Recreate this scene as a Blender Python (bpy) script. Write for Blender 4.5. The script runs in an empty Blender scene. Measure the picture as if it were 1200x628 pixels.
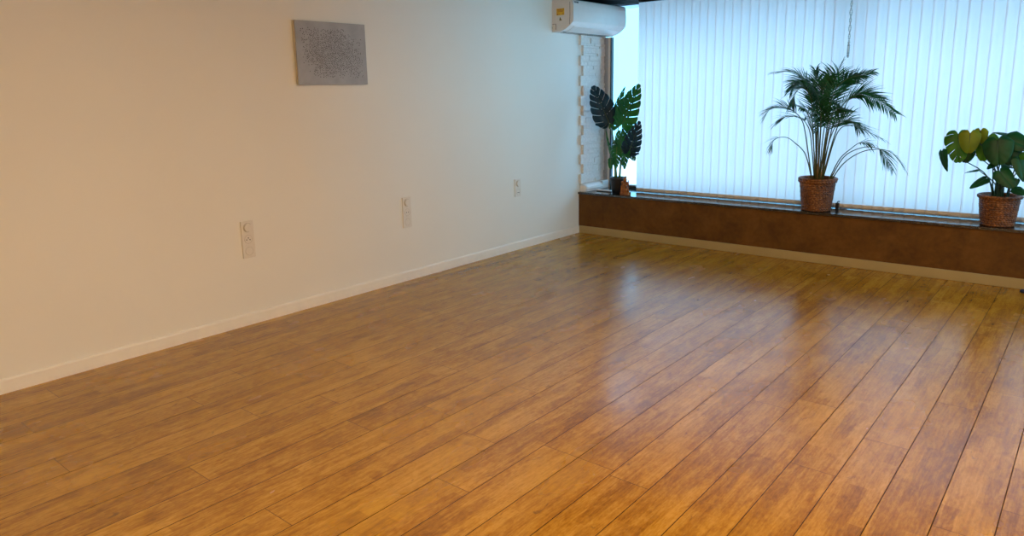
import bpy, bmesh, math, random
from mathutils import Vector, Matrix
random.seed(7)
scene = bpy.context.scene
COL = scene.collection
PI = math.pi

# ------------------------------------------------------------------ camera
def set_camera():
    yaw, pit, rol = -0.694054, 0.197144, -0.019578
    f = Vector((math.sin(yaw)*math.cos(pit), math.cos(yaw)*math.cos(pit), -math.sin(pit)))
    r = Vector((math.cos(yaw), -math.sin(yaw), 0))
    u = r.cross(f)
    r2 = r*math.cos(rol) + u*math.sin(rol)
    u2 = -r*math.sin(rol) + u*math.cos(rol)
    cd = bpy.data.cameras.new('camera')
    cam = bpy.data.objects.new('camera', cd)
    COL.objects.link(cam)
    m = Matrix(((r2.x, u2.x, -f.x, 3.88476), (r2.y, u2.y, -f.y, -5.68307), (r2.z, u2.z, -f.z, 1.3392), (0, 0, 0, 1)))
    cam.matrix_world = m
    cd.sensor_fit = 'HORIZONTAL'
    cd.sensor_width = 36
    cd.lens = 842.72/1200*36
    cd.shift_y = -(314-277.07)/1200
    cd.clip_start = 0.05
    scene.camera = cam
set_camera()

# ------------------------------------------------------------------ light
SKY_H = (0.155, 0.50, 0.78)
SKY_Z = (0.62, 1.15, 1.75)
WORLD_STR = 4.4
WARM = (1.0, 0.70, 0.39)
WARM_W = 25
EXPOSURE = 0.0
w = bpy.data.worlds.new('world'); scene.world = w; w.use_nodes = True
bg = w.node_tree.nodes['Background']
# overcast daylight: pale at the horizon, several times brighter overhead
_tc = w.node_tree.nodes.new('ShaderNodeTexCoord'); _sx = w.node_tree.nodes.new('ShaderNodeSeparateXYZ')
_cr = w.node_tree.nodes.new('ShaderNodeValToRGB')
w.node_tree.links.new(_tc.outputs['Generated'], _sx.inputs[0]); w.node_tree.links.new(_sx.outputs[2], _cr.inputs[0]); w.node_tree.links.new(_cr.outputs[0], bg.inputs[0])
_e = _cr.color_ramp.elements
_e[0].position = 0.10; _e[0].color = (*SKY_H, 1); _e[1].position = 0.75; _e[1].color = (*SKY_Z, 1)
bg.inputs[1].default_value = WORLD_STR
vs = scene.view_settings
vs.view_transform = 'Standard'; vs.look = 'None'; vs.exposure = EXPOSURE; vs.gamma = 1; vs.use_curve_mapping = False

# ceiling panel lamps of the room (all above the picture): x, y, relative power
LAMPS = [(3.0, -6.6, 1.0), (3.0, -4.6, 1.1), (3.0, -2.7, 0.9), (4.7, -6.6, 0.9), (4.7, -4.6, 0.9), (4.7, -2.7, 0.6)]
def area(name, loc, size, power, color, rot=(0, 0, 0), size_y=None):
    l = bpy.data.lights.new(name, 'AREA'); l.energy = power; l.color = color
    l.shape = 'RECTANGLE' if size_y else 'SQUARE'; l.size = size
    if size_y: l.size_y = size_y
    o = bpy.data.objects.new(name, l); COL.objects.link(o); o.location = loc; o.rotation_euler = rot
    return o
for i, (x, y, s) in enumerate(LAMPS):
    area('panel_lamp_light', (x, y, 2.465), 0.5, WARM_W*s, WARM)
# added fill lamp outside an invented side window, brightens the left wall
FILL_W = 300
_d = area('added_daylight_fill', (9.3, -0.45, 1.5), 1.6, FILL_W, (0.22, 0.72, 1.0), (0, PI/2, 0), 1.6)

# ------------------------------------------------------------------ helpers
def link(name, me, parent=None):
    o = bpy.data.objects.new(name, me); COL.objects.link(o)
    if parent is not None: o.parent = parent
    return o
def build(name, bm, mat, parent=None, smooth=False, at=None):
    """bm in parent (or world) coordinates; with `at` the origin is moved there."""
    bmesh.ops.recalc_face_normals(bm, faces=bm.faces)
    if at is not None: bmesh.ops.translate(bm, vec=-Vector(at), verts=bm.verts)
    me = bpy.data.meshes.new(name); bm.to_mesh(me); bm.free()
    for m in (mat if isinstance(mat, (list, tuple)) else [mat]): me.materials.append(m)
    if smooth:
        for p in me.polygons: p.use_smooth = True
    o = link(name, me, parent)
    if at is not None: o.location = at
    return o
def raw(name, bm, mat, parent=None, smooth=False):
    """like build, without recalculating normals (open leaves)"""
    me = bpy.data.meshes.new(name); bm.to_mesh(me); bm.free()
    for m in (mat if isinstance(mat, (list, tuple)) else [mat]): me.materials.append(m)
    if smooth:
        for p in me.polygons: p.use_smooth = True
    return link(name, me, parent)
def empty(name, loc, label, cat, group=None):
    o = bpy.data.objects.new(name, None); COL.objects.link(o); o.location = loc
    o.empty_display_size = 0.05
    o['label'] = label; o['category'] = cat
    if group: o['group'] = group
    return o
def structure(o): o['kind'] = 'structure'; return o
def box(bm, a, b, bevel=0, seg=2, mi=0):
    v = [bm.verts.new((x, y, z)) for x in (a[0], b[0]) for y in (a[1], b[1]) for z in (a[2], b[2])]
    fs = [bm.faces.new([v[i] for i in q]) for q in ((0, 1, 3, 2), (4, 6, 7, 5), (0, 4, 5, 1), (2, 3, 7, 6), (0, 2, 6, 4), (1, 5, 7, 3))]
    for f in fs: f.material_index = mi
    if bevel:
        es = list({e for f in fs for e in f.edges})
        bmesh.ops.bevel(bm, geom=es, offset=bevel, segments=seg, affect='EDGES', profile=0.5)
def frame_of(d):
    d = d.normalized(); a = Vector((0, 0, 1)) if abs(d.z) < 0.9 else Vector((1, 0, 0))
    s = d.cross(a).normalized(); return s, s.cross(d).normalized()
def tube(bm, pts, rad, n=8, caps=True):
    pts = [Vector(p) for p in pts]; rings = []
    rs = rad if isinstance(rad, (list, tuple)) else [rad]*len(pts)
    s0 = None
    for i, p in enumerate(pts):
        d = (pts[min(i+1, len(pts)-1)]-pts[max(i-1, 0)])
        if d.length < 1e-9: d = Vector((0, 0, 1))
        d.normalize()
        if s0 is None: s0, _ = frame_of(d)
        s = (s0 - d*s0.dot(d)).normalized(); s0 = s; t = d.cross(s)
        rings.append([bm.verts.new(p + (s*math.cos(2*PI*k/n)+t*math.sin(2*PI*k/n))*rs[i]) for k in range(n)])
    for a, b in zip(rings, rings[1:]):
        for k in range(n): bm.faces.new((a[k], a[(k+1) % n], b[(k+1) % n], b[k]))
    if caps:
        bm.faces.new(rings[0][::-1]); bm.faces.new(rings[-1])
def lathe(bm, prof, n=48, c=(0, 0, 0), axis='z', wob=None, close=True):
    """prof: list of (r, h)."""
    rings = []
    for j, (r, h) in enumerate(prof):
        ring = []
        for k in range(n):
            th = 2*PI*k/n; rr = r + (wob(th, j, h) if wob else 0)
            a, b = rr*math.cos(th), rr*math.sin(th)
            v = (a, b, h) if axis == 'z' else ((h, a, b) if axis == 'x' else (a, h, b))
            ring.append(bm.verts.new((c[0]+v[0], c[1]+v[1], c[2]+v[2])))
        rings.append(ring)
    for a, b in zip(rings, rings[1:]):
        for k in range(n): bm.faces.new((a[k], a[(k+1) % n], b[(k+1) % n], b[k]))
    if close:
        bm.faces.new(rings[0][::-1]); bm.faces.new(rings[-1])
def catmull(pts, n):
    P = [Vector(p) for p in pts]; P = [P[0]*2-P[1]] + P + [P[-1]*2-P[-2]]; out = []
    m = len(P)-3
    for i in range(n+1):
        t = i/n*m; k = min(int(t), m-1); t -= k
        a, b, c, d = P[k:k+4]
        out.append(0.5*((2*b) + (c-a)*t + (2*a-5*b+4*c-d)*t*t + (3*b-a-3*c+d)*t**3))
    return out

# ------------------------------------------------------------------ materials
class N:
    def __init__(s, name):
        s.m = bpy.data.materials.new(name); s.m.use_nodes = True; s.t = s.m.node_tree
        s.b = s.t.nodes['Principled BSDF']; s.out = s.t.nodes['Material Output']
    def n(s, typ, **kw):
        nd = s.t.nodes.new(typ)
        for k, v in kw.items(): setattr(nd, k, v)
        return nd
    def put(s, sock, v):
        if isinstance(v, bpy.types.NodeSocket): s.t.links.new(v, sock)
        elif v is not None: sock.default_value = v
    def math(s, op, a, b=None, c=None):
        nd = s.n('ShaderNodeMath', operation=op)
        s.put(nd.inputs[0], a); s.put(nd.inputs[1], b)
        if c is not None: s.put(nd.inputs[2], c)
        return nd.outputs[0]
    def pos(s):
        if not hasattr(s, '_p'):
            s._p = s.n('ShaderNodeTexCoord').outputs['Object']
            x = s.n('ShaderNodeSeparateXYZ'); s.put(x.inputs[0], s._p); s._x = x.outputs
        return s._p
    def vec(s, x, y, z):
        nd = s.n('ShaderNodeCombineXYZ')
        for i, v in enumerate((x, y, z)): s.put(nd.inputs[i], v)
        return nd.outputs[0]
    def noise(s, vec=None, scale=5, detail=3, rough=0.5, dist=0):
        nd = s.n('ShaderNodeTexNoise'); s.put(nd.inputs['Vector'], vec if vec is not None else s.pos())
        nd.inputs['Scale'].default_value = scale; nd.inputs['Detail'].default_value = detail
        nd.inputs['Roughness'].default_value = rough; nd.inputs['Distortion'].default_value = dist
        return nd.outputs['Fac']
    def scaled(s, v):
        nd = s.n('ShaderNodeVectorMath', operation='MULTIPLY'); s.put(nd.inputs[0], s.pos()); nd.inputs[1].default_value = v
        return nd.outputs[0]
    def ramp(s, fac, stops):
        nd = s.n('ShaderNodeValToRGB'); s.put(nd.inputs[0], fac); e = nd.color_ramp.elements
        while len(e) > 1: e.remove(e[-1])
        for i, (p, c) in enumerate(stops):
            el = e[0] if i == 0 else e.new(p)
            el.position = p; el.color = (*c, 1) if len(c) == 3 else c
        return nd.outputs[0]
    def mix(s, fac, a, b, blend='MIX'):
        nd = s.n('ShaderNodeMix', data_type='RGBA', blend_type=blend)
        s.put(nd.inputs[0], fac)
        for i, v in ((6, a), (7, b)):
            s.put(nd.inputs[i], (*v, 1) if isinstance(v, tuple) and len(v) == 3 else v)
        return nd.outputs[2]
    def white(s, vec):
        nd = s.n('ShaderNodeTexWhiteNoise', noise_dimensions='3D'); s.put(nd.inputs['Vector'], vec); return nd.outputs['Value']
    def set(s, **kw):
        names = dict(col='Base Color', rough='Roughness', metal='Metallic', spec='Specular IOR Level', coat='Coat Weight', trans='Transmission Weight')
        for k, v in kw.items():
            if isinstance(v, tuple) and len(v) == 3: v = (*v, 1)
            s.put(s.b.inputs[names[k]], v)
        return s
    def bump(s, h, strength=0.3, dist=0.01):
        nd = s.n('ShaderNodeBump'); s.put(nd.inputs['Height'], h)
        nd.inputs['Strength'].default_value = strength; nd.inputs['Distance'].default_value = dist
        s.put(s.b.inputs['Normal'], nd.outputs[0]); return s
def simple(name, col, rough=0.5, var=0.06, scale=20, bump=0, **kw):
    n = N(name); f = n.noise(scale=scale, detail=4)
    lo = tuple(max(0, c*(1-var)) for c in col); hi = tuple(min(1, c*(1+var)) for c in col)
    n.set(col=n.ramp(f, [(0.3, lo), (0.7, hi)]), rough=rough, **kw)
    if bump: n.bump(f, bump, 0.004)
    return n.m

# dark -> light tones of the laminate
FLOOR = [(0.24, 0.098, 0.003), (0.355, 0.160, 0.006), (0.45, 0.220, 0.012), (0.55, 0.295, 0.028)]
def mat_floor():
    n = N('laminate_floor'); n.pos(); X, Y, Z = n._x
    PW = 0.15794
    u = n.math('DIVIDE', n.math('SUBTRACT', X, 3.114-PW*30), PW)
    idx = n.math('FLOOR', u); fu = n.math('FRACT', u)
    # plank end joints
    off = n.math('MULTIPLY', n.white(n.vec(idx, 3.3, 1.0)), 1.29)
    v = n.math('DIVIDE', n.math('ADD', Y, off), 1.29)
    vid = n.math('FLOOR', v); fv = n.math('FRACT', v)
    # inner strips printed on the plank, with wandering edges
    wob = n.math('MULTIPLY', n.math('SUBTRACT', n.noise(n.scaled((3, 1.2, 1)), scale=3, detail=2), 0.5), 0.35)
    su = n.math('MULTIPLY', n.math('ADD', fu, wob), 3.0)
    sid = n.math('FLOOR', su)
    soff = n.white(n.vec(idx, sid, 7.0))
    sl = n.math('ADD', n.math('DIVIDE', Y, 0.47), n.math('MULTIPLY', soff, 9.0))
    sb = n.math('FLOOR', sl)
    tone = n.white(n.vec(n.math('ADD', n.math('MULTIPLY', idx, 3.1), sid), sb, 2.0))
    ptone = n.white(n.vec(idx, vid, 5.0))
    # cloudy stain and grain
    seed = n.math('MULTIPLY', n.math('ADD', idx, n.math('MULTIPLY', vid, 17.0)), 3.7)
    gv = n.vec(n.math('MULTIPLY', X, 6.0), n.math('MULTIPLY', Y, 1.6), seed)
    cloud = n.noise(gv, scale=1.3, detail=5, rough=0.6, dist=0.6)
    fine = n.noise(n.vec(n.math('MULTIPLY', X, 95.0), n.math('MULTIPLY', Y, 5.0), seed), scale=1.0, detail=5, rough=0.62, dist=0.5)
    blot = n.noise(n.vec(n.math('MULTIPLY', X, 20.0), n.math('MULTIPLY', Y, 8.0), seed), scale=1.0, detail=4, rough=0.55, dist=1.4)
    s = n.math('ADD', n.math('MULTIPLY', cloud, 0.50), n.math('MULTIPLY', tone, 0.16))
    s = n.math('ADD', s, n.math('MULTIPLY', ptone, 0.08))
    s = n.math('ADD', s, n.math('MULTIPLY', fine, 0.62))
    s = n.math('ADD', s, n.math('MULTIPLY', blot, 0.45))
    pore = n.noise(n.vec(n.math('MULTIPLY', X, 150.0), n.math('MULTIPLY', Y, 45.0), seed), scale=1.0, detail=3, rough=0.7)
    s = n.math('ADD', s, n.math('MULTIPLY', n.math('SUBTRACT', pore, 0.5), 0.45))
    s = n.math('SUBTRACT', s, 0.405)
    col = n.ramp(s, [(0.28, FLOOR[0]), (0.44, FLOOR[1]), (0.56, FLOOR[2]), (0.72, FLOOR[3])])
    # small dark flecks and knots
    kn = n.ramp(n.noise(n.vec(n.math('MULTIPLY', X, 30.0), n.math('MULTIPLY', Y, 13.0), seed), scale=1.0, detail=3, rough=0.6, dist=0.8), [(0.66, (0, 0, 0)), (0.74, (1, 1, 1))])
    col = n.mix(n.math('MULTIPLY', kn, 0.5), col, (0.075, 0.036, 0.010))
    e = n.math('MINIMUM', fu, n.math('SUBTRACT', 1.0, fu))
    seam = n.math('LESS_THAN', e, 0.0105)
    ee = n.math('MINIMUM', fv, n.math('SUBTRACT', 1.0, fv))
    seam2 = n.math('LESS_THAN', ee, 0.0011)
    seamm = n.math('MAXIMUM', seam, n.math('MULTIPLY', seam2, 0.75))
    col = n.mix(n.math('MULTIPLY', seamm, 0.95), col, (0.035, 0.016, 0.006))
    rough = n.math('ADD', 0.15, n.math('MULTIPLY', n.noise(n.scaled((1, 0.5, 1)), scale=3.5, detail=3), 0.20))
    n.set(col=col, rough=rough, spec=n.math('MULTIPLY', n.math('SUBTRACT', 1.0, seamm), 0.9))
    return n.m

def mat_wall(name, col):
    n = N(name)
    f = n.noise(scale=1.1, detail=3); g = n.noise(scale=120, detail=3)
    c = n.ramp(f, [(0.3, tuple(k*0.97 for k in col)), (0.7, col)])
    n.set(col=c, rough=0.75, spec=0.25).bump(g, 0.10, 0.002)
    return n.m
M_wall = mat_wall('cream_wall_paint', (0.86, 0.845, 0.80))
M_ceil = mat_wall('dark_ceiling_paint', (0.035, 0.033, 0.032))
M_black = simple('black_soffit_paint', (0.006, 0.006, 0.007), 0.85, spec=0.1)
M_floor = mat_floor()
M_skirt = simple('white_skirting_paint', (0.90, 0.87, 0.82), 0.35, 0.02)
M_skirt_shaded = simple('shaded_skirting_paint', (0.40, 0.31, 0.14), 0.45, 0.05, 6)  # back skirting: shade away from the window is put into this colour
def mat_brown():
    n = N('brown_wall_finish')
    f = n.noise(scale=5, detail=6, rough=0.65, dist=0.4); g = n.noise(scale=28, detail=4)
    s = n.math('ADD', n.math('MULTIPLY', f, 0.75), n.math('MULTIPLY', g, 0.25))
    n.set(col=n.ramp(s, [(0.36, (0.085, 0.034, 0.004)), (0.52, (0.130, 0.054, 0.006)), (0.66, (0.17, 0.074, 0.013))]), rough=0.6, spec=0.3).bump(g, 0.1, 0.003)
    return n.m
M_brown = mat_brown()
def mat_slab():
    n = N('dark_stone_slab'); f = n.noise(scale=160, detail=3)
    n.set(col=n.ramp(f, [(0.4, (0.010, 0.011, 0.013)), (0.75, (0.045, 0.048, 0.055))]), rough=0.12, spec=1.0)
    return n.m
M_slab = mat_slab()
M_stone = simple('white_split_stone', (0.80, 0.80, 0.78), 0.8, 0.08, 45, 0.5)
M_alu = simple('grey_window_trim', (0.40, 0.46, 0.54), 0.45, 0.03)
M_white = simple('white_plastic', (0.80, 0.79, 0.77), 0.35, 0.02)
M_plate = simple('white_outlet_plastic', (0.78, 0.74, 0.68), 0.38, 0.02)
M_dark = simple('dark_plastic', (0.015, 0.015, 0.017), 0.4)
M_darkblue = simple('dark_frame_gasket', (0.02, 0.05, 0.08), 0.4)
M_yellow = simple('yellow_sticker', (0.75, 0.48, 0.02), 0.5, 0.12, 90)
M_red = simple('red_print', (0.35, 0.03, 0.01), 0.5)
M_print = simple('dark_grey_print', (0.10, 0.11, 0.13), 0.5)
M_blue = simple('dark_blue_rubber', (0.006, 0.018, 0.075), 0.35)
M_soil = simple('potting_soil', (0.03, 0.018, 0.01), 0.95, 0.4, 60, 0.5)
M_blackpot = simple('black_pot', (0.006, 0.007, 0.012), 0.38)
def mat_vane():
    n = N('blind_fabric')
    tr = n.n('ShaderNodeBsdfTranslucent'); tr.inputs[0].default_value = (0.91, 0.76, 0.72, 1)
    n.set(col=(0.80, 0.81, 0.82), rough=0.8, spec=0.1)
    mx = n.n('ShaderNodeMixShader'); mx.inputs[0].default_value = 0.85
    n.t.links.new(n.b.outputs[0], mx.inputs[1]); n.t.links.new(tr.outputs[0], mx.inputs[2])
    n.t.links.new(mx.outputs[0], n.out.inputs[0])
    return n.m
M_vane = mat_vane()
M_hem = simple('blind_hem_fabric', (0.66, 0.62, 0.58), 0.8, 0.04, 60)
def mat_glass():
    n = N('window_glass')
    t = n.n('ShaderNodeBsdfTransparent'); g = n.n('ShaderNodeBsdfGlossy'); g.inputs['Roughness'].default_value = 0.02
    f = n.n('ShaderNodeFresnel'); f.inputs[0].default_value = 1.35
    mx = n.n('ShaderNodeMixShader'); n.t.links.new(f.outputs[0], mx.inputs[0])
    n.t.links.new(t.outputs[0], mx.inputs[1]); n.t.links.new(g.outputs[0], mx.inputs[2]); n.t.links.new(mx.outputs[0], n.out.inputs[0])
    return n.m
M_glass = mat_glass()
def mat_leaf(name, c1, c2, rough=0.35, trans=0.25, scale=9):
    n = N(name); f = n.noise(scale=scale, detail=3)
    col = n.ramp(f, [(0.35, c1), (0.68, c2)])
    n.set(col=col, rough=rough, spec=0.35)
    tr = n.n('ShaderNodeBsdfTranslucent'); n.t.links.new(n.mix(0.5, col, tuple(min(1, k*2.2) for k in c2)), tr.inputs[0])
    mx = n.n('ShaderNodeMixShader'); mx.inputs[0].default_value = trans
    n.t.links.new(n.b.outputs[0], mx.inputs[1]); n.t.links.new(tr.outputs[0], mx.inputs[2]); n.t.links.new(mx.outputs[0], n.out.inputs[0])
    return n.m
LEAF = {
 'dark': mat_leaf('dark_leaf_painted_sheen', (0.001, 0.020, 0.036), (0.003, 0.045, 0.080), 0.5, 0.06),  # blue window reflection is put into the base colour
 'green': mat_leaf('green_leaf', (0.008, 0.105, 0.028), (0.024, 0.235, 0.050), 0.36, 0.22),
 'light': mat_leaf('fresh_green_leaf', (0.03, 0.15, 0.014), (0.09, 0.28, 0.02), 0.38, 0.3),
 'yellow': mat_leaf('backlit_yellow_leaf', (0.16, 0.24, 0.012), (0.30, 0.34, 0.02), 0.4, 0.4),  # yellow of the backlight is put into the leaf colour
 'deep': mat_leaf('deep_green_leaf', (0.002, 0.048, 0.014), (0.006, 0.100, 0.025), 0.45, 0.10),
 'palm': mat_leaf('palm_leaf', (0.004, 0.048, 0.014), (0.020, 0.120, 0.024), 0.42, 0.10, 14),
}
M_stem = simple('green_stem', (0.11, 0.19, 0.045), 0.45, 0.25, 12)
M_stemd = simple('dark_green_stem', (0.018, 0.06, 0.03), 0.45, 0.2, 12)
M_palmstem = simple('olive_palm_stem', (0.07, 0.085, 0.02), 0.5, 0.35, 10)
def mat_wicker():
    n = N('woven_seagrass'); f = n.noise(scale=70, detail=4, rough=0.6); g = n.noise(scale=9, detail=2)
    s = n.math('ADD', n.math('MULTIPLY', f, 0.75), n.math('MULTIPLY', g, 0.25))
    n.set(col=n.ramp(s, [(0.38, (0.05, 0.015, 0.003)), (0.55, (0.19, 0.062, 0.010)), (0.72, (0.44, 0.20, 0.05))]), rough=0.42, spec=0.5).bump(f, 0.5, 0.004)
    return n.m
M_wicker = mat_wicker()
def mat_carved():
    n = N('carved_wood'); f = n.noise(n.scaled((1, 1, 0.35)), scale=60, detail=4); n.pos()
    n.set(col=n.ramp(f, [(0.35, (0.16, 0.045, 0.008)), (0.65, (0.42, 0.15, 0.03))]), rough=0.45).bump(f, 0.4, 0.004)
    return n.m
M_carved = mat_carved()
def mat_art():
    n = N('grey_panel_face')
    n.pos(); X, Y, Z = n._x
    f = n.noise(scale=14, detail=4)
    n.set(col=n.ramp(f, [(0.3, (0.36, 0.345, 0.34)), (0.7, (0.43, 0.415, 0.41))]), rough=0.5, metal=0.15)
    return n.m
M_art = mat_art()
M_speck = simple('dark_speckle', (0.07, 0.055, 0.05), 0.6)
M_artside = simple('panel_edge', (0.74, 0.66, 0.48), 0.5)
M_asphalt = simple('pavement', (0.50, 0.48, 0.47), 0.9, 0.1, 3)
M_panel_lamp = N('lamp_diffuser').m
_b = M_panel_lamp.node_tree.nodes['Principled BSDF']; _b.inputs['Emission Color'].default_value = (*WARM, 1); _b.inputs['Emission Strength'].default_value = 2.0

def mat_clear():
    n = N('clear_beads')
    t = n.n('ShaderNodeBsdfTransparent'); t.inputs[0].default_value = (0.72, 0.88, 0.90, 1)
    n.set(col=(0.75, 0.78, 0.78), rough=0.25)
    mx = n.n('ShaderNodeMixShader'); mx.inputs[0].default_value = 0.55
    n.t.links.new(n.b.outputs[0], mx.inputs[1]); n.t.links.new(t.outputs[0], mx.inputs[2]); n.t.links.new(mx.outputs[0], n.out.inputs[0])
    return n.m
M_clear = mat_clear()

# ------------------------------------------------------------------ room shell
RX, RY, CZ, GY = 5.3, -7.6, 2.5, 0.49      # right wall, rear wall, ceiling, glazing plane
SZ = 0.395                                  # top of the window bench
bm = bmesh.new(); box(bm, (-0.15, RY-0.15, -0.1), (RX+0.15, 0.6, 0)); structure(build('floor', bm, M_floor))
bm = bmesh.new(); box(bm, (-0.15, RY-0.15, 0), (0, 0.47, CZ+0.1)); structure(build('wall_left', bm, M_wall))
bm = bmesh.new(); box(bm, (-0.15, RY-0.15, 0), (RX+0.15, RY, CZ+0.1)); structure(build('wall_rear', bm, M_wall))
bm = bmesh.new()
box(bm, (RX, RY, 0), (RX+0.15, -1.15, CZ+0.1)); box(bm, (RX, -1.15, 0), (RX+0.15, -0.1, 0.95))
box(bm, (RX, -1.15, 2.14), (RX+0.15, -0.1, CZ+0.1)); box(bm, (RX, -0.1, 0), (RX+0.15, 0.6, CZ+0.1))
structure(build('wall_right', bm, M_wall))
bm = bmesh.new(); box(bm, (0, RY, CZ), (RX, 0.6, CZ+0.1)); structure(build('ceiling', bm, M_ceil))
# dropped black soffit over the window zone
bm = bmesh.new(); box(bm, (0.0, -0.38, 2.14), (RX, 0.6, CZ)); structure(build('trim_1', bm, M_black))
# low brown wall below the window, skirtings
bm = bmesh.new(); box(bm, (0, 0.0, 0), (RX, 0.55, 0.376)); structure(build('wall_back', bm, M_brown))
bm = bmesh.new(); box(bm, (0.0, -0.014, 0), (RX, 0.0, 0.070), 0.003); structure(build('baseboard_back', bm, M_skirt_shaded))
bm = bmesh.new()
prof = [(0, 0), (0.014, 0), (0.014, 0.062), (0.009, 0.070), (0, 0.070)]
r0 = [bm.verts.new((x, RY, z)) for x, z in prof]; r1 = [bm.verts.new((x, -0.014, z)) for x, z in prof]
for i in range(5): bm.faces.new((r0[i], r0[(i+1) % 5], r1[(i+1) % 5], r1[i]))
bm.faces.new(r0[::-1]); bm.faces.new(r1)
structure(build('baseboard_left', bm, M_skirt))

# window: bench slab, frame, pane
win = bpy.data.objects.new('window_1', None); COL.objects.link(win); win['kind'] = 'structure'; win.location = (2.6, 0.5, SZ)
def wchild(name, bm, m, smooth=False):
    bmesh.ops.translate(bm, vec=-Vector(win.location), verts=bm.verts)
    return build(name, bm, m, win, smooth)
bm = bmesh.new(); box(bm, (0.0, -0.016, 0.376), (RX, 0.55, SZ), 0.001, 1); wchild('window_sill', bm, M_slab)
bm = bmesh.new()
box(bm, (0.0, 0.47, SZ), (RX, 0.53, SZ+0.022)); wchild('frame_rail', bm, M_dark)
bm = bmesh.new(); box(bm, (0.0, 0.474, SZ+0.022), (RX, 0.526, SZ+0.034), 0.002); wchild('window_frame', bm, M_alu)
for x in (2.262, 4.3):
    bm = bmesh.new(); box(bm, (x-0.025, 0.472, SZ+0.03), (x+0.025, 0.528, 2.14), 0.004); wchild('window_mullion', bm, M_alu)
for a, b in ((0.0, 2.24), (2.285, 4.28), (4.325, RX)):
    bm = bmesh.new(); box(bm, (a, GY, SZ+0.03), (b, GY+0.008, 2.14)); wchild('pane', bm, M_glass)
w2 = bpy.data.objects.new('added_side_window', None); COL.objects.link(w2); w2['kind'] = 'structure'; w2.location = (RX, -0.625, 0.95)  # unseen side window, added to let the fill lamp in
bm = bmesh.new()
for q in (((0.05, -0.525, 0), (0.10, -0.49, 1.19)), ((0.05, 0.49, 0), (0.10, 0.525, 1.19)), ((0.05, -0.525, 0), (0.10, 0.525, 0.04)), ((0.05, -0.525, 1.15), (0.10, 0.525, 1.19))): box(bm, *q, 0.003)
build('window_frame', bm, M_alu, w2)
bm = bmesh.new(); box(bm, (0.07, -0.49, 0.04), (0.076, 0.49, 1.15)); build('pane', bm, M_glass, w2)
# corner trim strip beside the stone cladding
bm = bmesh.new(); box(bm, (0.0, 0.416, SZ), (0.052, 0.47, 1.842), 0.003); structure(build('trim_2', bm, M_alu))
bm = bmesh.new(); box(bm, (0.052, 0.425, SZ), (0.076, 0.47, 1.842), 0.002); structure(build('trim_3', bm, M_white))
bm = bmesh.new(); box(bm, (0.076, 0.43, SZ), (0.088, 0.47, 1.842), 0.001); structure(build('trim_4', bm, M_darkblue))
# pavement outside
bm = bmesh.new(); box(bm, (-8, 0.62, -0.3), (14, 16, -0.15)); structure(build('pavement', bm, M_asphalt))

bm = bmesh.new(); box(bm, (-0.5, 0.6, 2.16), (6.5, 1.0, 2.22), 0.01); structure(build('added_shade_canopy', bm, M_alu))  # unseen canopy added to dim the upper part of the blinds
# split-stone cladding on the side of the niche
bm = bmesh.new()
rnd = random.Random(3); U = 0.0915; nu = 15; z00 = 1.848-U*nu
for k in range(nu):
    z0 = z00+U*k; cuts = [0] + sorted(rnd.sample([0.25, 0.38, 0.5, 0.66, 0.78], 2)) + [1]
    ys = 0.003 if k % 2 == 0 else 0.045
    for a_, b_ in zip(cuts, cuts[1:]):
        y = ys
        while y < 0.412:
            l = rnd.uniform(0.06, 0.19); y2 = min(y+l, 0.413)
            if 0.413-y2 < 0.035: y2 = 0.413
            t = 0.024+rnd.uniform(-0.001, 0.001) if y == ys else rnd.uniform(0.016, 0.027)
            box(bm, (0.0, y+0.0006, z0+U*a_+0.0005), (t, y2-0.0006, z0+U*b_-0.0005), 0.0015, 1)
            y = y2
structure(build('wall_stone_cladding', bm, M_stone))
bpy.data.objects['wall_stone_cladding'].name = 'trim_5'

# ceiling lamps (above the frame), light comes from the area lights below them
def panel_lamp(x, y, s):
    t = empty('ceiling_lamp', (x, y, CZ), 'square warm-white lamp panel set on the dark ceiling', 'lamp', 'ceiling panel lamps')
    bm = bmesh.new(); box(bm, (-0.3, -0.3, -0.025), (0.3, 0.3, 0), 0.004); build('lamp_frame', bm, M_white, t)
    bm = bmesh.new(); box(bm, (-0.27, -0.27, -0.028), (0.27, 0.27, -0.025)); build('lamp_diffuser', bm, M_panel_lamp, t)
for x, y, s in LAMPS: panel_lamp(x, y, s)

# ------------------------------------------------------------------ vertical blinds
VY, VW, VTOP, VBOT = 0.283, 0.0825, 2.112, 0.402
def vane_bm(z0, z1, thick=0.0, n=5):
    """slightly curved strip, local: x across, z up; a cloth vane is a single sheet, the hem has a thickness"""
    bm = bmesh.new(); a = []
    for zz in (z0, z1):
        for off in ((-thick/2, thick/2) if thick else (0.0,)):
            a.append([bm.verts.new((VW*(i/n-0.5), off+0.003*(1-(2*i/n-1)**2), zz)) for i in range(n+1)])
    if not thick:
        f0, f1 = a
        for i in range(n): bm.faces.new((f0[i], f0[i+1], f1[i+1], f1[i]))
        return bm
    f0, b0, f1, b1 = a
    for i in range(n):
        bm.faces.new((f0[i], f0[i+1], f1[i+1], f1[i])); bm.faces.new((b0[i+1], b0[i], b1[i], b1[i+1]))
        bm.faces.new((f0[i], b0[i], b0[i+1], f0[i+1])); bm.faces.new((f1[i], f1[i+1], b1[i+1], b1[i]))
    bm.faces.new((f0[0], f1[0], b1[0], b0[0])); bm.faces.new((f0[n], b0[n], b1[n], f1[n]))
    return bm
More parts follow.
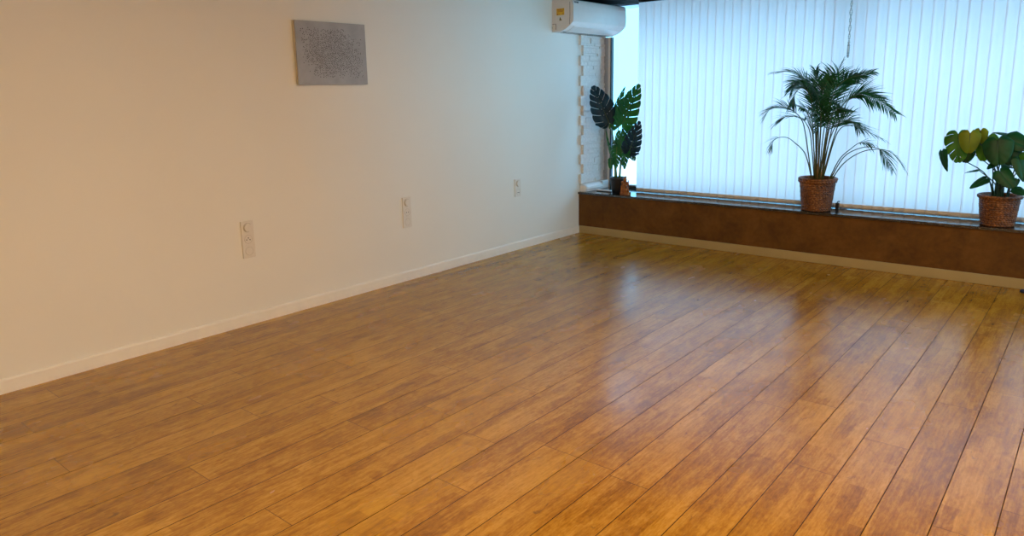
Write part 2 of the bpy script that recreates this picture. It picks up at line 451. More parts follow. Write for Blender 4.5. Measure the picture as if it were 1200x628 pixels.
def blind(name, x0, pitch, count, label, chain, ang):
    t = empty(name, (x0+pitch*count/2, VY, 2.14), label, 'blind')
    cx = t.location.x
    bm = bmesh.new(); box(bm, (x0-cx, -0.015, -0.026), (x0-cx+pitch*count+0.005, 0.022, 0.0), 0.003); build('headrail', bm, M_dark, t)
    v0 = h0 = c0 = None
    for k in range(count):
        xc = x0-cx + pitch*k + VW*math.cos(ang)/2
        rz = ang + random.uniform(-0.025, 0.025)
        if v0 is None:
            v = build('vane', vane_bm(VBOT-2.14+0.031, VTOP-2.14), M_vane, t, True); v0 = v
            h = build('hem_weight', vane_bm(VBOT-2.14, VBOT-2.14+0.032, 0.0030), M_hem, v, True); h0 = h
            bm = bmesh.new(); zb = VBOT-2.14
            tube(bm, [(-VW*0.47, -0.0016, zb+0.030), (-VW*0.2, 0.0005, zb+0.012), (0, 0.0012, zb+0.005), (VW*0.2, 0.0005, zb+0.012), (VW*0.47, -0.0016, zb+0.030)], 0.0007, 5)
            c = build('bead_chain', bm, M_white, v); c0 = c
        else:
            v = v0.copy(); COL.objects.link(v); v.parent = t
            h = h0.copy(); COL.objects.link(h); h.parent = v
            c = c0.copy(); COL.objects.link(c); c.parent = v
        v.location = (xc, 0, 0); v.rotation_euler = (0, 0, rz)
    if chain:
        x = 2.282-cx; y = -0.028
        bm = bmesh.new()
        for s in (-1, 1):
            pts = []
            for i in range(60):
                zz = -0.02 - i*(0.46/59)
                pts.append((x+s*0.006*math.cos(i*0.42)+0.001*s, y+s*0.006*math.sin(i*0.42), zz))
            tube(bm, pts, [0.0044 if i % 2 else 0.0024 for i in range(60)], 6)
        build('control_chain', bm, M_clear, t, True)
        bm = bmesh.new(); lathe(bm, [(0.003, -0.59), (0.0085, -0.585), (0.0095, -0.53), (0.0085, -0.49), (0.004, -0.475)], 16, (x, y, 0)); build('chain_weight', bm, M_clear, t, True)
        bm = bmesh.new()
        for zz in (-0.50, -0.555, -0.572): lathe(bm, [(0.0099, zz-0.002), (0.0099, zz+0.002)], 16, (x, y, 0))
        build('weight_band', bm, M_print, t)
    return t
M_chain = simple('bead_chain_plastic', (0.40, 0.46, 0.47), 0.3)
blind('vertical_blind', 0.469, 0.0733, 24, 'left white vertical blind hanging behind the tall monstera and the palm', False, 0.20)
blind('vertical_blind', 2.239, 0.0722, 28, 'right white vertical blind behind the small monstera, with a bead chain at its left edge', True, 0.20)
# black chain holder on the bench between the two blinds
t = empty('chain_holder', (2.283, 0.25, SZ), 'small black clip standing on the window bench between the two blinds', 'clip')
bm = bmesh.new(); box(bm, (-0.013, -0.012, 0), (0.011, 0.012, 0.046), 0.003); build('clip_body', bm, M_dark, t)
bm = bmesh.new(); tube(bm, [(-0.003, 0, 0.045), (0.0, 0, 0.055), (0.008, 0, 0.060), (0.016, 0, 0.058)], 0.004, 8); build('hook', bm, M_dark, t, True)

# ------------------------------------------------------------------ air conditioner
ac = empty('air_conditioner', (0.0, 0.028, 1.852), 'white wall mounted air conditioner high on the left wall beside the window', 'air conditioner')
Y0, Y1 = -0.438, 0.437
def ac_profile(g=0.0):
    # (x, z) relative; lower curve then front then top
    return [(0.0, 0.0), (0.072, -0.001), (0.11, 0.006), (0.138, 0.018), (0.168, 0.034), (0.192, 0.050), (0.208, 0.066)], \
           [(0.214, 0.070), (0.221, 0.080), (0.225, 0.12), (0.226, 0.17), (0.224, 0.22), (0.217, 0.252), (0.20, 0.262)]
def prism(bm, prof, y0, y1):
    a = [bm.verts.new((x, y0, z)) for x, z in prof]; b = [bm.verts.new((x, y1, z)) for x, z in prof]; n = len(prof)
    for i in range(n): bm.faces.new((a[i], a[(i+1) % n], b[(i+1) % n], b[i]))
    bm.faces.new(a[::-1]); bm.faces.new(b)
lo, fr = ac_profile()
def bevel_ends(bm, off, seg=3):
    es = [e for e in bm.edges if abs(e.verts[0].co.y-e.verts[1].co.y) < 1e-6]
    bmesh.ops.bevel(bm, geom=es, offset=off, segments=seg, affect='EDGES')
bm = bmesh.new(); prism(bm, lo + [(0.205, 0.258), (0.03, 0.27), (0.0, 0.27)], Y0, Y1); bevel_ends(bm, 0.002, 2); build('housing', bm, M_white, ac)
bm = bmesh.new(); prism(bm, [(0.205, 0.069)] + fr + [(0.195, 0.262), (0.195, 0.069)], Y0+0.003, Y1-0.001); bevel_ends(bm, 0.003, 2); build('front_panel', bm, M_white, ac)
# seam between side cheek and front
bm = bmesh.new(); prism(bm, [(0.186, 0.056), (0.189, 0.056), (0.194, 0.14), (0.192, 0.24), (0.189, 0.24), (0.190, 0.14)], Y0-0.0012, Y0+0.004); build('side_seam', bm, M_print, ac)
# louvre flap with dark slot
bm = bmesh.new(); prism(bm, [(0.100, -0.0015), (0.116, 0.004), (0.186, 0.0405), (0.189, 0.046), (0.184, 0.050), (0.10, 0.006)], Y0+0.07, Y1-0.05); build('louvre', bm, M_white, ac)
bm = bmesh.new(); box(bm, (0.079, Y0+0.05, -0.0032), (0.089, Y1-0.015, 0.004)); build('outlet_slot', bm, M_dark, ac)
bm = bmesh.new(); box(bm, (0.020, Y0+0.10, -0.0022), (0.026, Y1-0.10, 0.004)); build('lower_seam', bm, M_print, ac)
# side stickers and clip
bm = bmesh.new(); box(bm, (0.050, Y0-0.0016, 0.138), (0.132, Y0+0.001, 0.194)); st = build('yellow_sticker', bm, M_yellow, ac); st['label'] = 'yellow sticker with small red print'
bm = bmesh.new()
box(bm, (0.058, Y0-0.0024, 0.182), (0.105, Y0-0.001, 0.186)); box(bm, (0.058, Y0-0.0024, 0.174), (0.122, Y0-0.001, 0.1765)); box(bm, (0.058, Y0-0.0024, 0.166), (0.118, Y0-0.001, 0.1685))
box(bm, (0.057, Y0-0.0024, 0.143), (0.068, Y0-0.001, 0.151)); box(bm, (0.075, Y0-0.0024, 0.144), (0.082, Y0-0.001, 0.148)); box(bm, (0.116, Y0-0.0024, 0.144), (0.125, Y0-0.001, 0.150)); box(bm, (0.118, Y0-0.0024, 0.184), (0.126, Y0-0.001, 0.189))
build('sticker_print', bm, M_red, st)
bm = bmesh.new()
a = [bm.verts.new((x, y, z)) for y in (Y0-0.0018, Y0+0.001) for x, z in ((0.080, 0.094), (0.106, 0.094), (0.086, 0.124))]
bm.faces.new(a[:3]); bm.faces.new(a[3:][::-1])
for i in range(3): bm.faces.new((a[i], a[3+i], a[3+(i+1) % 3], a[(i+1) % 3]))
build('warning_triangle', bm, simple('warning_print', (0.16, 0.12, 0.02), 0.5), ac)
bm = bmesh.new(); box(bm, (0.008, Y0-0.006, 0.018), (0.042, Y0+0.001, 0.066), 0.002); build('side_clip', bm, M_plate, ac)
bm = bmesh.new()
for q in ((0.008, 0.066, 0.044, 0.069), (0.042, 0.018, 0.0445, 0.069), (0.005, 0.030, 0.009, 0.046)): box(bm, (q[0], Y0-0.004, q[1]), (q[2], Y0+0.001, q[3]))
build('clip_gap', bm, M_print, ac)
# small dark maker's mark at the upper left of the front (too small to read)
bm = bmesh.new()
yy = Y0+0.022
for i in range(5):
    z0 = 0.232; w_ = 0.009
    box(bm, (0.2225, yy, z0), (0.2255, yy+0.003, z0+0.012))
    if i % 2 == 0: box(bm, (0.2225, yy, z0+0.009), (0.2255, yy+w_, z0+0.012))
    if i != 3: box(bm, (0.2225, yy, z0), (0.2255, yy+w_, z0+0.003))
    else: box(bm, (0.2225, yy+w_-0.003, z0), (0.2255, yy+w_, z0+0.012))
    yy += 0.0125
build('maker_mark', bm, M_print, ac)

# ------------------------------------------------------------------ wall panel with speckled print
ap = empty('wall_panel', (0.0, -2.787, 1.413), 'square-edged grey metal-look wall panel with a speckled centre, high on the left wall', 'wall panel')
HY, HZ = 0.266, 0.381
bm = bmesh.new(); box(bm, (0.020, -HY, 0), (0.032, HY, HZ), 0.001, 1); build('panel_face', bm, M_art, ap)
bm = bmesh.new(); box(bm, (0.012, -HY, 0), (0.020, HY, HZ)); build('panel_edge', bm, M_artside, ap)
bm = bmesh.new(); box(bm, (0.0, -HY+0.05, 0.05), (0.012, HY-0.05, HZ-0.05)); build('wall_bracket', bm, M_plate, ap)
bm = bmesh.new(); rnd = random.Random(11); pts = []
tries = 0
while len(pts) < 1050 and tries < 30000:
    tries += 1
    a, b = rnd.gauss(0, 0.088), rnd.gauss(0, 0.062)
    b += 0.02*math.sin(a*25) - a*0.10
    if abs(a) > 0.23 or abs(b) > 0.15: continue
    if any((a-c)**2+(b-d)**2 < 0.0066**2 for c, d in pts): continue
    pts.append((a, b))
for a, b in pts:
    r = rnd.uniform(0.0021, 0.0034); vv = [bm.verts.new((0.0324, a+r*math.cos(2*PI*k/6), HZ*0.50+b+r*math.sin(2*PI*k/6))) for k in range(6)]
    bm.faces.new(vv)
raw('speckle_print', bm, M_speck, ap)['kind'] = 'stuff'

# ------------------------------------------------------------------ wall outlets
def disc(bm, x0, x1, y, z, r, n=28): lathe(bm, [(r, x0), (r, x1-0.001), (r-0.001, x1)], n, (0, y, z), 'x')
def ring(bm, x0, x1, y, z, r, w_, n=28):
    lathe(bm, [(r-w_, x0), (r, x0), (r, x1), (r-w_, x1), (r-w_, x0)], n, (0, y, z), 'x', close=False)
def outlet(y, z, gangs, holes, label):
    t = empty('wall_outlet', (0, y, z), label, 'outlet', None)
    H = 0.222 if gangs == 3 else 0.151
    bm = bmesh.new(); box(bm, (0, 0, 0), (0.010, 0.081, H), 0.0022); build('cover_plate', bm, M_plate, t)
    zs = [H-0.040-0.071*i for i in range(gangs)]
    c = 0.0405
    bm = bmesh.new(); disc(bm, 0.009, 0.021, c, zs[0], 0.024); build('dimmer_knob', bm, M_plate, t, False)
    bm = bmesh.new(); ring(bm, 0.009, 0.0115, c, zs[0], 0.0275, 0.0016); build('knob_ring', bm, M_groove, t)
    for zz in zs[1:]:
        bm = bmesh.new(); ring(bm, 0.009, 0.0106, c, zz, 0.0255, 0.0010); build('insert_ring', bm, M_groove, t)
        bm = bmesh.new(); disc(bm, 0.009, 0.0108, c, zz, 0.0245); build('round_insert', bm, M_plate, t)
    bm = bmesh.new()
    for dy, dz in holes: disc(bm, 0.010, 0.0118, c+dy, zs[1]+dz, 0.0034, 10)
    build('socket_hole', bm, M_dark, t)
    return t
M_groove = simple('outlet_groove', (0.45, 0.40, 0.34), 0.6)
outlet(-3.509, 0.407, 3, [(-0.011, -0.002), (0.010, -0.003), (0.0, 0.008)], 'tall three-part white wall outlet nearest the camera, below the grey panel')
outlet(-2.248, 0.3935, 3, [(-0.008, 0), (0.010, 0)], 'tall three-part white wall outlet in the middle of the left wall')
outlet(-0.972, 0.4646, 2, [(-0.009, -0.006), (0.003, -0.007), (0.010, -0.006)], 'short two-part white wall outlet nearest the window')

# ------------------------------------------------------------------ things on the bench
tr = empty('cable_trunking', (0.03, 0.2, SZ), 'white plastic cable trunking with a rounded end along the foot of the stone cladding', 'trunking')
bm = bmesh.new()
# rounded body: cross sections along y
secs = []
for i, y in enumerate([0.012, 0.016, 0.028, 0.05, 0.09, 0.16, 0.304]):
    k = [0.55, 0.78, 0.93, 1, 1, 1, 1][i]
    secs.append([(0.006, y, 0.0), (0.012+0.062*k, y, 0.0), (0.016+0.062*k, y, 0.024*k), (0.014+0.060*k, y, 0.046*k), (0.006+0.045*k, y, 0.068*k), (0.006, y, 0.080*k)])
vv = [[bm.verts.new((a-0.03, b-0.2, c+0.002)) for a, b, c in s] for s in secs]
for s0, s1 in zip(vv, vv[1:]):
    for i in range(6): bm.faces.new((s0[i], s0[(i+1) % 6], s1[(i+1) % 6], s1[i]))
bm.faces.new(vv[0][::-1]); bm.faces.new(vv[-1])
body = build('trunking_body', bm, M_white, tr)
bm = bmesh.new(); box(bm, (-0.024, 0.1065, 0.001), (0.045, 0.2150, 0.080), 0.004); build('end_box', bm, M_white, tr)
bm = bmesh.new(); box(bm, (-0.02, -0.178, 0.021), (0.0495, 0.1, 0.0235), 0.0008, 1); build('lid_ridge', bm, M_groove, tr)
bs = empty('plastic_strip', (0.19, 0.15, SZ), 'flat white plastic strip lying on the bench left of the black pot', 'strip')
bm = bmesh.new(); box(bm, (-0.075, -0.018, 0.0), (0.085, 0.018, 0.007), 0.002)
build('strip_base', bm, M_print, bs)
bm = bmesh.new(); box(bm, (-0.075, -0.018, 0.007), (0.085, 0.018, 0.014), 0.002)
build('strip_lid', bm, M_white, bs)

# woven basket pot
def basket(parent, rb, rt, h, rows, rim, seed):
    rnd = random.Random(seed); bm = bmesh.new(); prof = []; per = 5
    ph = [rnd.uniform(0, 6.28) for _ in range(rows+4)]
    def rad(zz): 
        s = zz/h
        return rb + (rt-rb)*(s**0.85)
    nr = rows*per
    for i in range(nr+1):
        zz = h*i/nr; b = abs(math.sin(PI*i/per))
        r = rad(zz) + 0.0045*b**0.6
        if zz > h*(1-rim): r += 0.010
        prof.append((r, zz+0.001))
    top = prof[-1][0]
    prof += [(top-0.004, h+0.005), (top-0.012, h+0.003), (top-0.016, h-0.02), (top-0.020, h-0.05)]
    def wob(th, j, hh):
        if j > nr: return 0
        row = min(j//per, rows+3)
        return 0.0022*math.sin(34*th+ph[row]+j*0.9) + 0.0012*math.sin(3*th+ph[row]) 
    lathe(bm, prof, 170, wob=wob)
    build('woven_basket', bm, M_wicker, parent, True)
    bm = bmesh.new(); lathe(bm, [(top-0.022, h-0.048), (top-0.024, h-0.030), (0.03, h-0.022)], 40, wob=lambda th, j, hh: 0.002*math.sin(9*th)); build('potting_soil', bm, M_soil, parent, True)

# broad leaf -------------------------------------------------------
def leaf(parent, B, T, W, kind, slit, root, up=0.0, roll=0.0, fold=0.18, droop=0.12, stem_r=0.004, nl=7, holes=True, heart=0.25, stemmat=None, bow=0.0):
    B = Vector(B); T = Vector(T); o0 = parent.location
    f = T-B; L = f.length; f.normalize()
    n = Vector((roll, -1.0, up)); n = (n-f*n.dot(f)).normalized(); s = f.cross(n).normalized()
    vs_ = [0, 0.10, 0.20, 0.38, 0.50, 0.66, 0.84, 0.95, 1.0]
    rows = []   # (q, gap flag to next, shrink)
    gw = (0.0045 if kind == 'dark' else 0.006) if slit else 0
    qs = []
    for j in range(nl):
        a, b = j/nl, (j+1)/nl
        if slit and j > 0: a += gw
        if slit and j < nl-1: b -= gw
        for k, sh in zip(range(5), (0.93, 0.985, 1.0, 0.99, 0.94) if slit else (1, 1, 1, 1, 1)):
            q = a+(b-a)*k/4; qs.append((q, sh, (k == 4 and slit and j < nl-1)))
    def shape(q):
        hq = 0.20
        if q < hq:
            k = q/hq; return (-62+55*k, 0.0, 0.62+0.36*math.sin(k*PI/2))
        k = (q-hq)/(1-hq)
        return (-7+72*k**0.85, k**1.05, 1.0*(1-k**2.3)**0.8*(1-0.10*k)+0.015)
    bm = bmesh.new(); grid = {1: [], -1: []}; ph = random.uniform(0, 6)
    for side in (1, -1):
        for q, sh, g in qs:
            th, m, ln = shape(q); th = math.radians(th); ln *= W/2*sh
            if q < 0.2: ln *= (1-heart*0.3)
            mid = f*(m*L) - n*(droop*L*m*m) + s*(bow*L*math.sin(PI*m))
            row = []
            for v in vs_:
                d = s*side*math.cos(th) + f*math.sin(th)
                p = mid + d*(ln*v) + f*(0.22*ln*v*v) 
                p += n*(fold*ln*v - (fold+0.22)*ln*v*v*0.9 + 0.012*W*math.sin(q*34+ph)*v)
                row.append(p)
            grid[side].append(row)
    mids = {}
    for side in (1, -1):
        G = [[None]*len(vs_) for _ in qs]
        for i, row in enumerate(grid[side]):
            for j, p in enumerate(row):
                if j == 0:
                    if i not in mids: mids[i] = bm.verts.new(B+p-o0)
                    G[i][j] = mids[i]
                else: G[i][j] = bm.verts.new(B+p-o0)
        for i in range(len(qs)-1):
            gap = qs[i][2]; q = qs[i][0]
            for j in range(len(vs_)-1):
                if gap and 0.12 < q < 0.93:
                    if vs_[j] >= 0.38: continue
                    if holes and vs_[j] == 0.10 and 0.3 < q < 0.85: continue
                a, b, c, d = G[i][j], G[i+1][j], G[i+1][j+1], G[i][j+1]
                try:
                    fc = bm.faces.new((a, b, c, d) if side == 1 else (d, c, b, a))
                except ValueError: pass
    bmesh.ops.remove_doubles(bm, verts=bm.verts, dist=1e-5)
    o = raw('leaf', bm, LEAF[kind], parent, True)
    sm = o.modifiers.new('thickness', 'SOLIDIFY'); sm.thickness = 0.0012
    # petiole with midrib
    root = Vector(root)
    d0 = B-root; c1 = root + Vector((d0.x*0.22, d0.y*0.22, d0.z*0.55)); c2 = B - Vector((0, 0, 1))*0.0 - f*0.01
    pts = catmull([root, c1, B + n*-0.004], 10)
    bm = bmesh.new()
    tube(bm, [p-o0 for p in pts], [stem_r*(1.35-0.6*i/10) for i in range(11)], 7)
    rib = [B + f*(L*k) - n*(droop*L*k*k) + s*(bow*L*math.sin(PI*k)) for k in (0, 0.25, 0.5, 0.75, 0.93)]
    tube(bm, [p-o0+n*0.0004 for p in rib], [stem_r*0.75*(1-0.8*k) for k in (0, .25, .5, .75, 1)], 5)
    build('petiole', bm, stemmat or M_stem, o, True)
    return o

# tall monstera in a black pot -------------------------------------
mp = empty('tall_monstera', (0.372, 0.10, SZ), 'tall split-leaf monstera in a black pot beside the stone cladding', 'potted plant')
bm = bmesh.new()
lathe(bm, [(0.046, 0.0), (0.052, 0.004), (0.062, 0.07), (0.0715, 0.135), (0.0745, 0.152), (0.070, 0.154), (0.066, 0.140)], 40); build('pot', bm, M_blackpot, mp, True)
bm = bmesh.new(); lathe(bm, [(0.0655, 0.126), (0.064, 0.136), (0.02, 0.141)], 24); build('potting_soil', bm, M_soil, mp, True)
M=[
  ((0.27, 0.1, 1.055),(0.147, 0.02, 1.384),0.204,'dark'),
  ((0.29, 0.12, 1.008),(0.384, 0.14, 1.379),0.118,'green'),
  ((0.436, 0.06, 1.036),(0.589, 0.06, 1.39),0.192,'green'),
  ((0.351, 0.14, 1.055),(0.414, 0.18, 1.34),0.102,'green'),
  ((0.534, 0.02, 0.787),(0.653, -0.02, 1.064),0.146,'dark'),
  ((0.457, 0.12, 0.823),(0.463, 0.12, 1.057),0.157,'green'),
  ((0.457, 0.03, 0.783),(0.431, -0.02, 0.971),0.148,'green'),
  ((0.33, 0.06, 0.729),(0.254, 0.03, 0.988),0.071,'green'),
  ((0.333, 0.04, 0.723),(0.333, 0.02, 0.629),0.055,'green'),
  ((0.408, 0.02, 0.836),(0.405, 0.0, 0.635),0.085,'green'),
  ((0.498, 0.02, 0.824),(0.477, 0.0, 0.639),0.092,'green'),
  ((0.499, 0.08, 0.82),(0.554, 0.08, 0.713),0.078,'green'),
  ((0.35, 0.1, 0.876),(0.309, 0.08, 0.71),0.086,'green'),
]

for i, (B, T, W, kind) in enumerate(M):
    s = -1 if i % 3 == 0 or B[0] < 0.36 else 1
    root = (0.372 + s*0.020 + random.uniform(-0.008, 0.008), 0.10+random.uniform(-0.02, 0.01), SZ+0.135)
    big = (Vector(T)-Vector(B)).length > 0.2
    up = 0.35 if T[2] > B[2] else -0.1
    leaf(mp, B, T, W*1.22, kind, W > 0.07, root, up=up, roll=[0.5, -0.2, 0.25, 0.0, 0.45, 0.1, -0.3, -0.9, 0, 0.2, -0.2, 0.3, -0.3][i], fold=[0.55, 0.3, 0.25, 0.2, 0.5, 0.2, 0.2, 0.3, 0.2, 0.2, 0.2, 0.2, 0.2][i],
         droop=0.10 if big else 0.2, stem_r=0.0042, nl=8 if big else 6, heart=0.5)

# carved wooden figure ---------------------------------------------
def ellip(bm, c, r, rot=None):
    m = Matrix.Translation(c) @ (rot.to_4x4() if rot else Matrix.Identity(4)) @ Matrix.Diagonal((*r, 1))
    bmesh.ops.create_icosphere(bm, subdivisions=3, radius=1, matrix=m)
fg = empty('carved_figure', (0.492, 0.035, SZ), 'small carved orange-brown wooden figure leaning on a staff, right of the black pot', 'figurine')
bm = bmesh.new()
box(bm, (-0.043, -0.026, 0), (0.045, 0.028, 0.030), 0.004)
ellip(bm, (-0.003, 0, 0.050), (0.038, 0.028, 0.030)); ellip(bm, (-0.008, 0.002, 0.088), (0.031, 0.024, 0.042))
ellip(bm, (0.003, -0.016, 0.085), (0.022, 0.014, 0.022)); ellip(bm, (-0.022, -0.006, 0.118), (0.016, 0.018, 0.014)); ellip(bm, (0.017, -0.004, 0.116), (0.015, 0.016, 0.013))
ellip(bm, (0.0, -0.004, 0.142), (0.017, 0.017, 0.021)); ellip(bm, (0.002, 0.002, 0.164), (0.010, 0.010, 0.013)); ellip(bm, (0.0, -0.020, 0.139), (0.0045, 0.006, 0.006))
ellip(bm, (-0.018, -0.020, 0.044), (0.016, 0.013, 0.011)); ellip(bm, (0.016, -0.020, 0.046), (0.018, 0.013, 0.011)); ellip(bm, (-0.028, -0.014, 0.072), (0.010, 0.011, 0.026))
tube(bm, [(0.018, -0.006, 0.116), (0.031, -0.010, 0.104), (0.040, -0.012, 0.094)], [0.009, 0.0075, 0.006], 8)
tube(bm, [(0.036, -0.012, 0.02), (0.041, -0.012, 0.09), (0.040, -0.012, 0.144)], [0.006, 0.0045, 0.004], 8)
tube(bm, [(0.020, 0, 0.060), (0.034, -0.005, 0.050), (0.040, -0.008, 0.034)], [0.012, 0.009, 0.008], 8)
for k in range(5): tube(bm, [(-0.030+0.012*k, -0.026, 0.062), (-0.026+0.011*k, -0.030, 0.045), (-0.034+0.015*k, -0.027, 0.028)], 0.0032, 6)
o = build('figure_body', bm, M_carved, fg, True)
rm = o.modifiers.new('carve', 'REMESH'); rm.mode = 'VOXEL'; rm.voxel_size = 0.0022; rm.use_smooth_shade = True

# areca palm in a basket -------------------------------------------
pp = empty('areca_palm', (2.165, 0.106, SZ), 'feathery areca palm in a woven basket, in the middle of the bench', 'potted plant')
basket(pp, 0.101, 0.129, 0.252, 17, 0.14, 5)
F=[
  [(2.158, 0.115, 0.661), (2.134, 0.114, 0.964), (2.115, 0.111, 1.242), (2.045, 0.108, 1.371), (1.941, 0.104, 1.457), (1.804, 0.099, 1.462)],
  [(2.178, 0.135, 0.661), (2.209, 0.135, 0.964), (2.247, 0.161, 1.227), (2.288, 0.191, 1.308), (2.358, 0.222, 1.395), (2.467, 0.245, 1.441)],
  [(2.164, 0.139, 0.659), (2.194, 0.151, 1.028), (2.202, 0.199, 1.271), (2.215, 0.25, 1.43), (2.257, 0.25, 1.524)],
  [(2.146, 0.135, 0.659), (2.123, 0.158, 1.026), (2.086, 0.219, 1.318), (2.059, 0.25, 1.461)],
  [(2.19, 0.115, 0.663), (2.255, 0.111, 0.934), (2.317, 0.103, 1.152), (2.355, 0.092, 1.24), (2.43, 0.08, 1.276), (2.542, 0.066, 1.239), (2.675, 0.051, 1.148)],
  [(2.118, 0.119, 0.672), (2.05, 0.114, 0.975), (2.016, 0.112, 1.086), (1.957, 0.107, 1.151), (1.871, 0.102, 1.191), (1.78, 0.095, 1.178), (1.739, 0.085, 1.125)],
  [(2.122, 0.111, 0.673), (2.061, 0.104, 0.824), (1.978, 0.086, 0.915), (1.918, 0.063, 0.955), (1.841, 0.036, 0.941), (1.824, 0.009, 0.869)],
  [(2.254, 0.111, 0.674), (2.348, 0.105, 0.77), (2.471, 0.09, 0.86), (2.595, 0.07, 0.884), (2.687, 0.048, 0.858), (2.776, 0.025, 0.761)],
  [(2.243, 0.125, 0.672), (2.339, 0.125, 0.814), (2.457, 0.138, 0.887), (2.547, 0.153, 0.889), (2.592, 0.169, 0.858), (2.662, 0.18, 0.734)],
  [(2.235, 0.131, 0.671), (2.303, 0.14, 0.791), (2.374, 0.175, 0.876), (2.421, 0.216, 0.916), (2.493, 0.25, 0.913)],
  [(2.19, 0.135, 0.668), (2.271, 0.145, 0.984), (2.349, 0.187, 1.048), (2.423, 0.236, 1.021), (2.579, 0.25, 0.947)],
  [(2.166, 0.111, 0.662), (2.165, 0.101, 1.03), (2.167, 0.08, 1.273), (2.216, 0.057, 1.41)],
  [(2.147, 0.109, 0.661), (2.097, 0.104, 1.094), (2.076, 0.087, 1.274), (2.016, 0.066, 1.333), (1.977, 0.043, 1.289), (1.97, 0.02, 1.212)],
  [(2.146, 0.135, 0.659), (2.106, 0.139, 1.092), (2.05, 0.171, 1.319), (1.995, 0.21, 1.391), (1.916, 0.25, 1.383), (1.88, 0.25, 1.321)],
  [(2.177, 0.115, 0.662), (2.232, 0.107, 0.934), (2.289, 0.092, 1.064), (2.37, 0.073, 1.091), (2.457, 0.051, 1.037)],
  [(2.184, 0.135, 0.661), (2.235, 0.139, 1.029), (2.283, 0.173, 1.188), (2.351, 0.213, 1.269), (2.436, 0.25, 1.293), (2.544, 0.25, 1.254)],
  [(2.133, 0.135, 0.658), (2.081, 0.139, 0.961), (2.032, 0.173, 1.057), (1.964, 0.213, 1.101), (1.864, 0.25, 1.113), (1.785, 0.25, 1.065)],
  [(2.172, 0.111, 0.663), (2.189, 0.104, 1.03), (2.251, 0.086, 1.297), (2.335, 0.064, 1.389), (2.432, 0.041, 1.416)],
  [(2.168, 0.105, 0.663), (2.167, 0.087, 0.966), (2.177, 0.042, 1.128), (2.174, -0.013, 1.237), (2.169, -0.07, 1.3)],
  [(2.175, 0.103, 0.664), (2.213, 0.085, 0.935), (2.247, 0.039, 1.097), (2.307, -0.018, 1.175), (2.375, -0.075, 1.182)],
  [(2.156, 0.103, 0.662), (2.119, 0.085, 0.932), (2.107, 0.039, 1.064), (2.087, -0.018, 1.162), (2.06, -0.075, 1.189)],
  [(2.162, 0.125, 0.661), (2.137, 0.133, 1.028), (2.09, 0.16, 1.234), (2.03, 0.191, 1.326), (1.973, 0.22, 1.372)],
]

def frond(parent, pts, i):
    rnd = random.Random(100+i); o0 = parent.location
    n = 34; C = catmull(pts, n); bm = bmesh.new()
    low = i in (6, 7, 8, 9)
    t0 = 0.72 if low else (rnd.uniform(0.26, 0.36) if i in (3, 11, 12, 13, 15, 17, 18, 19, 20, 21) else rnd.uniform(0.40, 0.48))
    total = sum((C[k+1]-C[k]).length for k in range(n))
    roll = rnd.uniform(-0.9, 0.9)
    m = int((1-t0)*total/ (0.0175 if not low else 0.017))
    for a in range(m+1):
        t = t0 + (1-t0)*a/m; x = t*n; k = min(int(x), n-1); P = C[k].lerp(C[k+1], x-k)
        d = (C[k+1]-C[k]).normalized()
        sd = d.cross(Vector((0, 0, 1))); sd = sd.normalized() if sd.length > 0.05 else Vector((1, 0, 0))
        w2 = d.cross(sd).normalized(); 
        sdr = sd*math.cos(roll) + w2*math.sin(roll); upv = d.cross(sdr).normalized()
        if upv.z < 0: upv = -upv
        s = a/m; ln = (0.060+0.150*math.sin(min(1, s*1.25+0.12)*PI*0.85))*(0.8 if low else 1)
        for side in (1, -1):
            l = ln*rnd.uniform(0.85, 1.2)*(1-0.35*s); 
            # in-plane spread as seen from the room plus depth spread
            dirv = (d*(0.85+0.5*s) + sdr*side*0.95 + upv*0.22 + Vector((rnd.uniform(-.12, .12), rnd.uniform(-.12, .12), rnd.uniform(-.1, .1)))).normalized()
            q = P.copy(); g = 0.0; prev = None; hw = 0.0050*rnd.uniform(0.8, 1.1)
            nn = dirv.cross(upv); nn = nn.normalized() if nn.length > 0.01 else sdr
            segs = 6
            for j in range(segs+1):
                wj = hw*[0.35, 0.85, 1, 0.92, 0.7, 0.4, 0.04][j]
                qq = Vector((q.x, min(q.y, 0.238), q.z))
                c = (bm.verts.new(qq + nn*wj - o0), bm.verts.new(qq - nn*wj - o0))
                if prev: bm.faces.new((prev[0], prev[1], c[1], c[0]))
                prev = c
                g += 0.095 if not low else 0.16
                dd = (dirv + Vector((0, 0, -1))*g*(0.6+0.6*s)).normalized(); q = q + dd*(l/segs)
    fr_ = raw('frond', bm, LEAF['palm'], parent, True)
    bm = bmesh.new(); tube(bm, [p-o0 for p in C], [0.0042*(1-0.8*k/n)+0.0006 for k in range(n+1)], 6)
    build('frond_stem', bm, M_palmstem, fr_, True)
for i, pts in enumerate(F):
    pts = [Vector(p) for p in pts]
    pts[0] = Vector((2.165+(pts[0].x-2.165)*1.0, min(max(pts[0].y, 0.07), 0.16), SZ+0.225))
    for p in pts[1:]: p.y = min(p.y, 0.232)
    frond(pp, pts, i)
# thicker canes at the foot
for dx, dy, h, k in ((-0.008, 0.0, 0.12, 0.007), (0.010, 0.01, 0.15, 0.006), (0.0, -0.015, 0.17, 0.0065), (0.022, -0.004, 0.10, 0.005)):
    bm = bmesh.new(); tube(bm, [(dx, dy, 0.222), (dx*1.1, dy, 0.222+h*0.5), (dx*1.3, dy, 0.222+h)], [k, k*0.9, k*0.6], 8)
    build('cane', bm, simple('ochre_cane', (0.20, 0.12, 0.03), 0.5, 0.3, 30), pp, True)

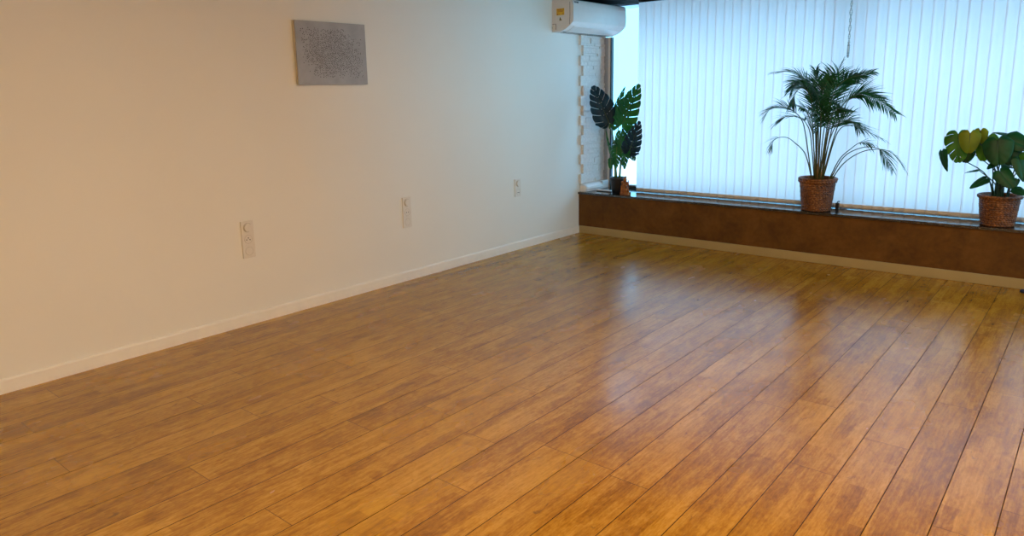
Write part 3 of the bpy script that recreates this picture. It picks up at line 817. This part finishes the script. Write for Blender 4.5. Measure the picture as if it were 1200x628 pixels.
# small monstera in a basket ---------------------------------------
rp = empty('small_monstera', (3.350, 0.110, SZ), 'leafy heart-leaved monstera in a woven basket, at the right edge of the bench', 'potted plant')
basket(rp, 0.093, 0.117, 0.205, 14, 0.10, 9)
R=[
  ((3.08, 0.05, 1.006),(3.103, 0.0, 0.826),0.155,'light'),
  ((3.155, -0.0, 1.016),(3.161, -0.03, 0.894),0.118,'yellow'),
  ((3.205, 0.06, 1.031),(3.208, 0.05, 0.901),0.084,'yellow'),
  ((3.25, 0.07, 0.992),(3.235, 0.04, 0.834),0.124,'light'),
  ((3.314, -0.02, 0.971),(3.337, -0.06, 0.83),0.160,'green'),
  ((3.367, 0.05, 0.984),(3.474, 0.03, 0.933),0.121,'green'),
  ((3.36, 0.06, 0.95),(3.408, 0.02, 0.827),0.139,'green'),
  ((2.999, 0.02, 0.89),(3.033, -0.01, 0.753),0.064,'green'),
  ((3.279, -0.04, 0.724),(3.193, -0.08, 0.666),0.068,'green'),
  ((3.348, -0.03, 0.772),(3.43, -0.07, 0.681),0.100,'green'),
  ((3.379, 0.1, 0.998),(3.27, 0.1, 1.03),0.044,'green'),
  ((3.44, -0.02, 0.859),(3.488, -0.05, 0.721),0.082,'green'),
  ((3.44, -0.06, 0.67),(3.5, -0.1, 0.645),0.061,'green'),
  ((3.218, 0.07, 0.767),(3.13, 0.09, 0.749),0.034,'green'),
  ((3.316, 0.05, 0.825),(3.273, 0.0, 0.788),0.045,'green'),
  ((3.354, 0.06, 0.809),(3.409, 0.04, 0.797),0.039,'green'),
  ((3.444, -0.02, 0.727),(3.432, -0.06, 0.652),0.033,'green'),
  ((3.148, 0.1, 0.895),(3.133, 0.08, 0.815),0.081,'green'),
  ((3.484, 0.1, 0.829),(3.552, 0.08, 0.751),0.089,'green'),
  ((3.462, 0.0, 0.902),(3.523, -0.04, 0.897),0.098,'light'),
]

RH = [(0.2, 0.1), (0.1, 0.2), (-0.2, 0.2), (0.1, 0.3), (0.0, 0.25), (-0.2, 0.6), (0.1, 0.3), (-0.7, 0.1), (0.1, 1.6), (0.2, 0.3), (0, 2.2), (0.5, 0.2), (0.2, 0.8), (0, 2.6), (0.2, 1.2), (0, 2.4), (0.3, 0.6), (0.4, 0.3), (-0.2, 0.2), (0.2, 0.6)]
for i, (B, T, W, kind) in enumerate(R):
    if kind == 'green': kind = 'deep'
    a = random.uniform(0, 6.28); root = (3.350+0.035*math.cos(a)+0.1*(B[0]-3.35), 0.118+0.03*math.sin(a), SZ+0.175)
    rl, up = RH[i]
    leaf(rp, B, T, W*1.08, kind, i == 0, root, up=up, roll=rl, fold=0.12, droop=0.16, stem_r=0.0036, nl=5, holes=False, heart=0.3, stemmat=M_stemd)

# blue thing on the floor ------------------------------------------
bl = empty('blue_handle', (3.64, -0.115, 0.0), 'dark blue rounded handle lying on the floor against the skirting at the right edge', 'handle')
bm = bmesh.new(); lathe(bm, [(0.002, -0.105), (0.0095, -0.101), (0.0135, -0.090), (0.014, -0.07), (0.0125, -0.05), (0.0125, 0.06), (0.014, 0.08), (0.0135, 0.095), (0.008, 0.103)], 20, (0, 0, 0.0142), 'x')
build('handle_grip', bm, M_blue, bl, True)
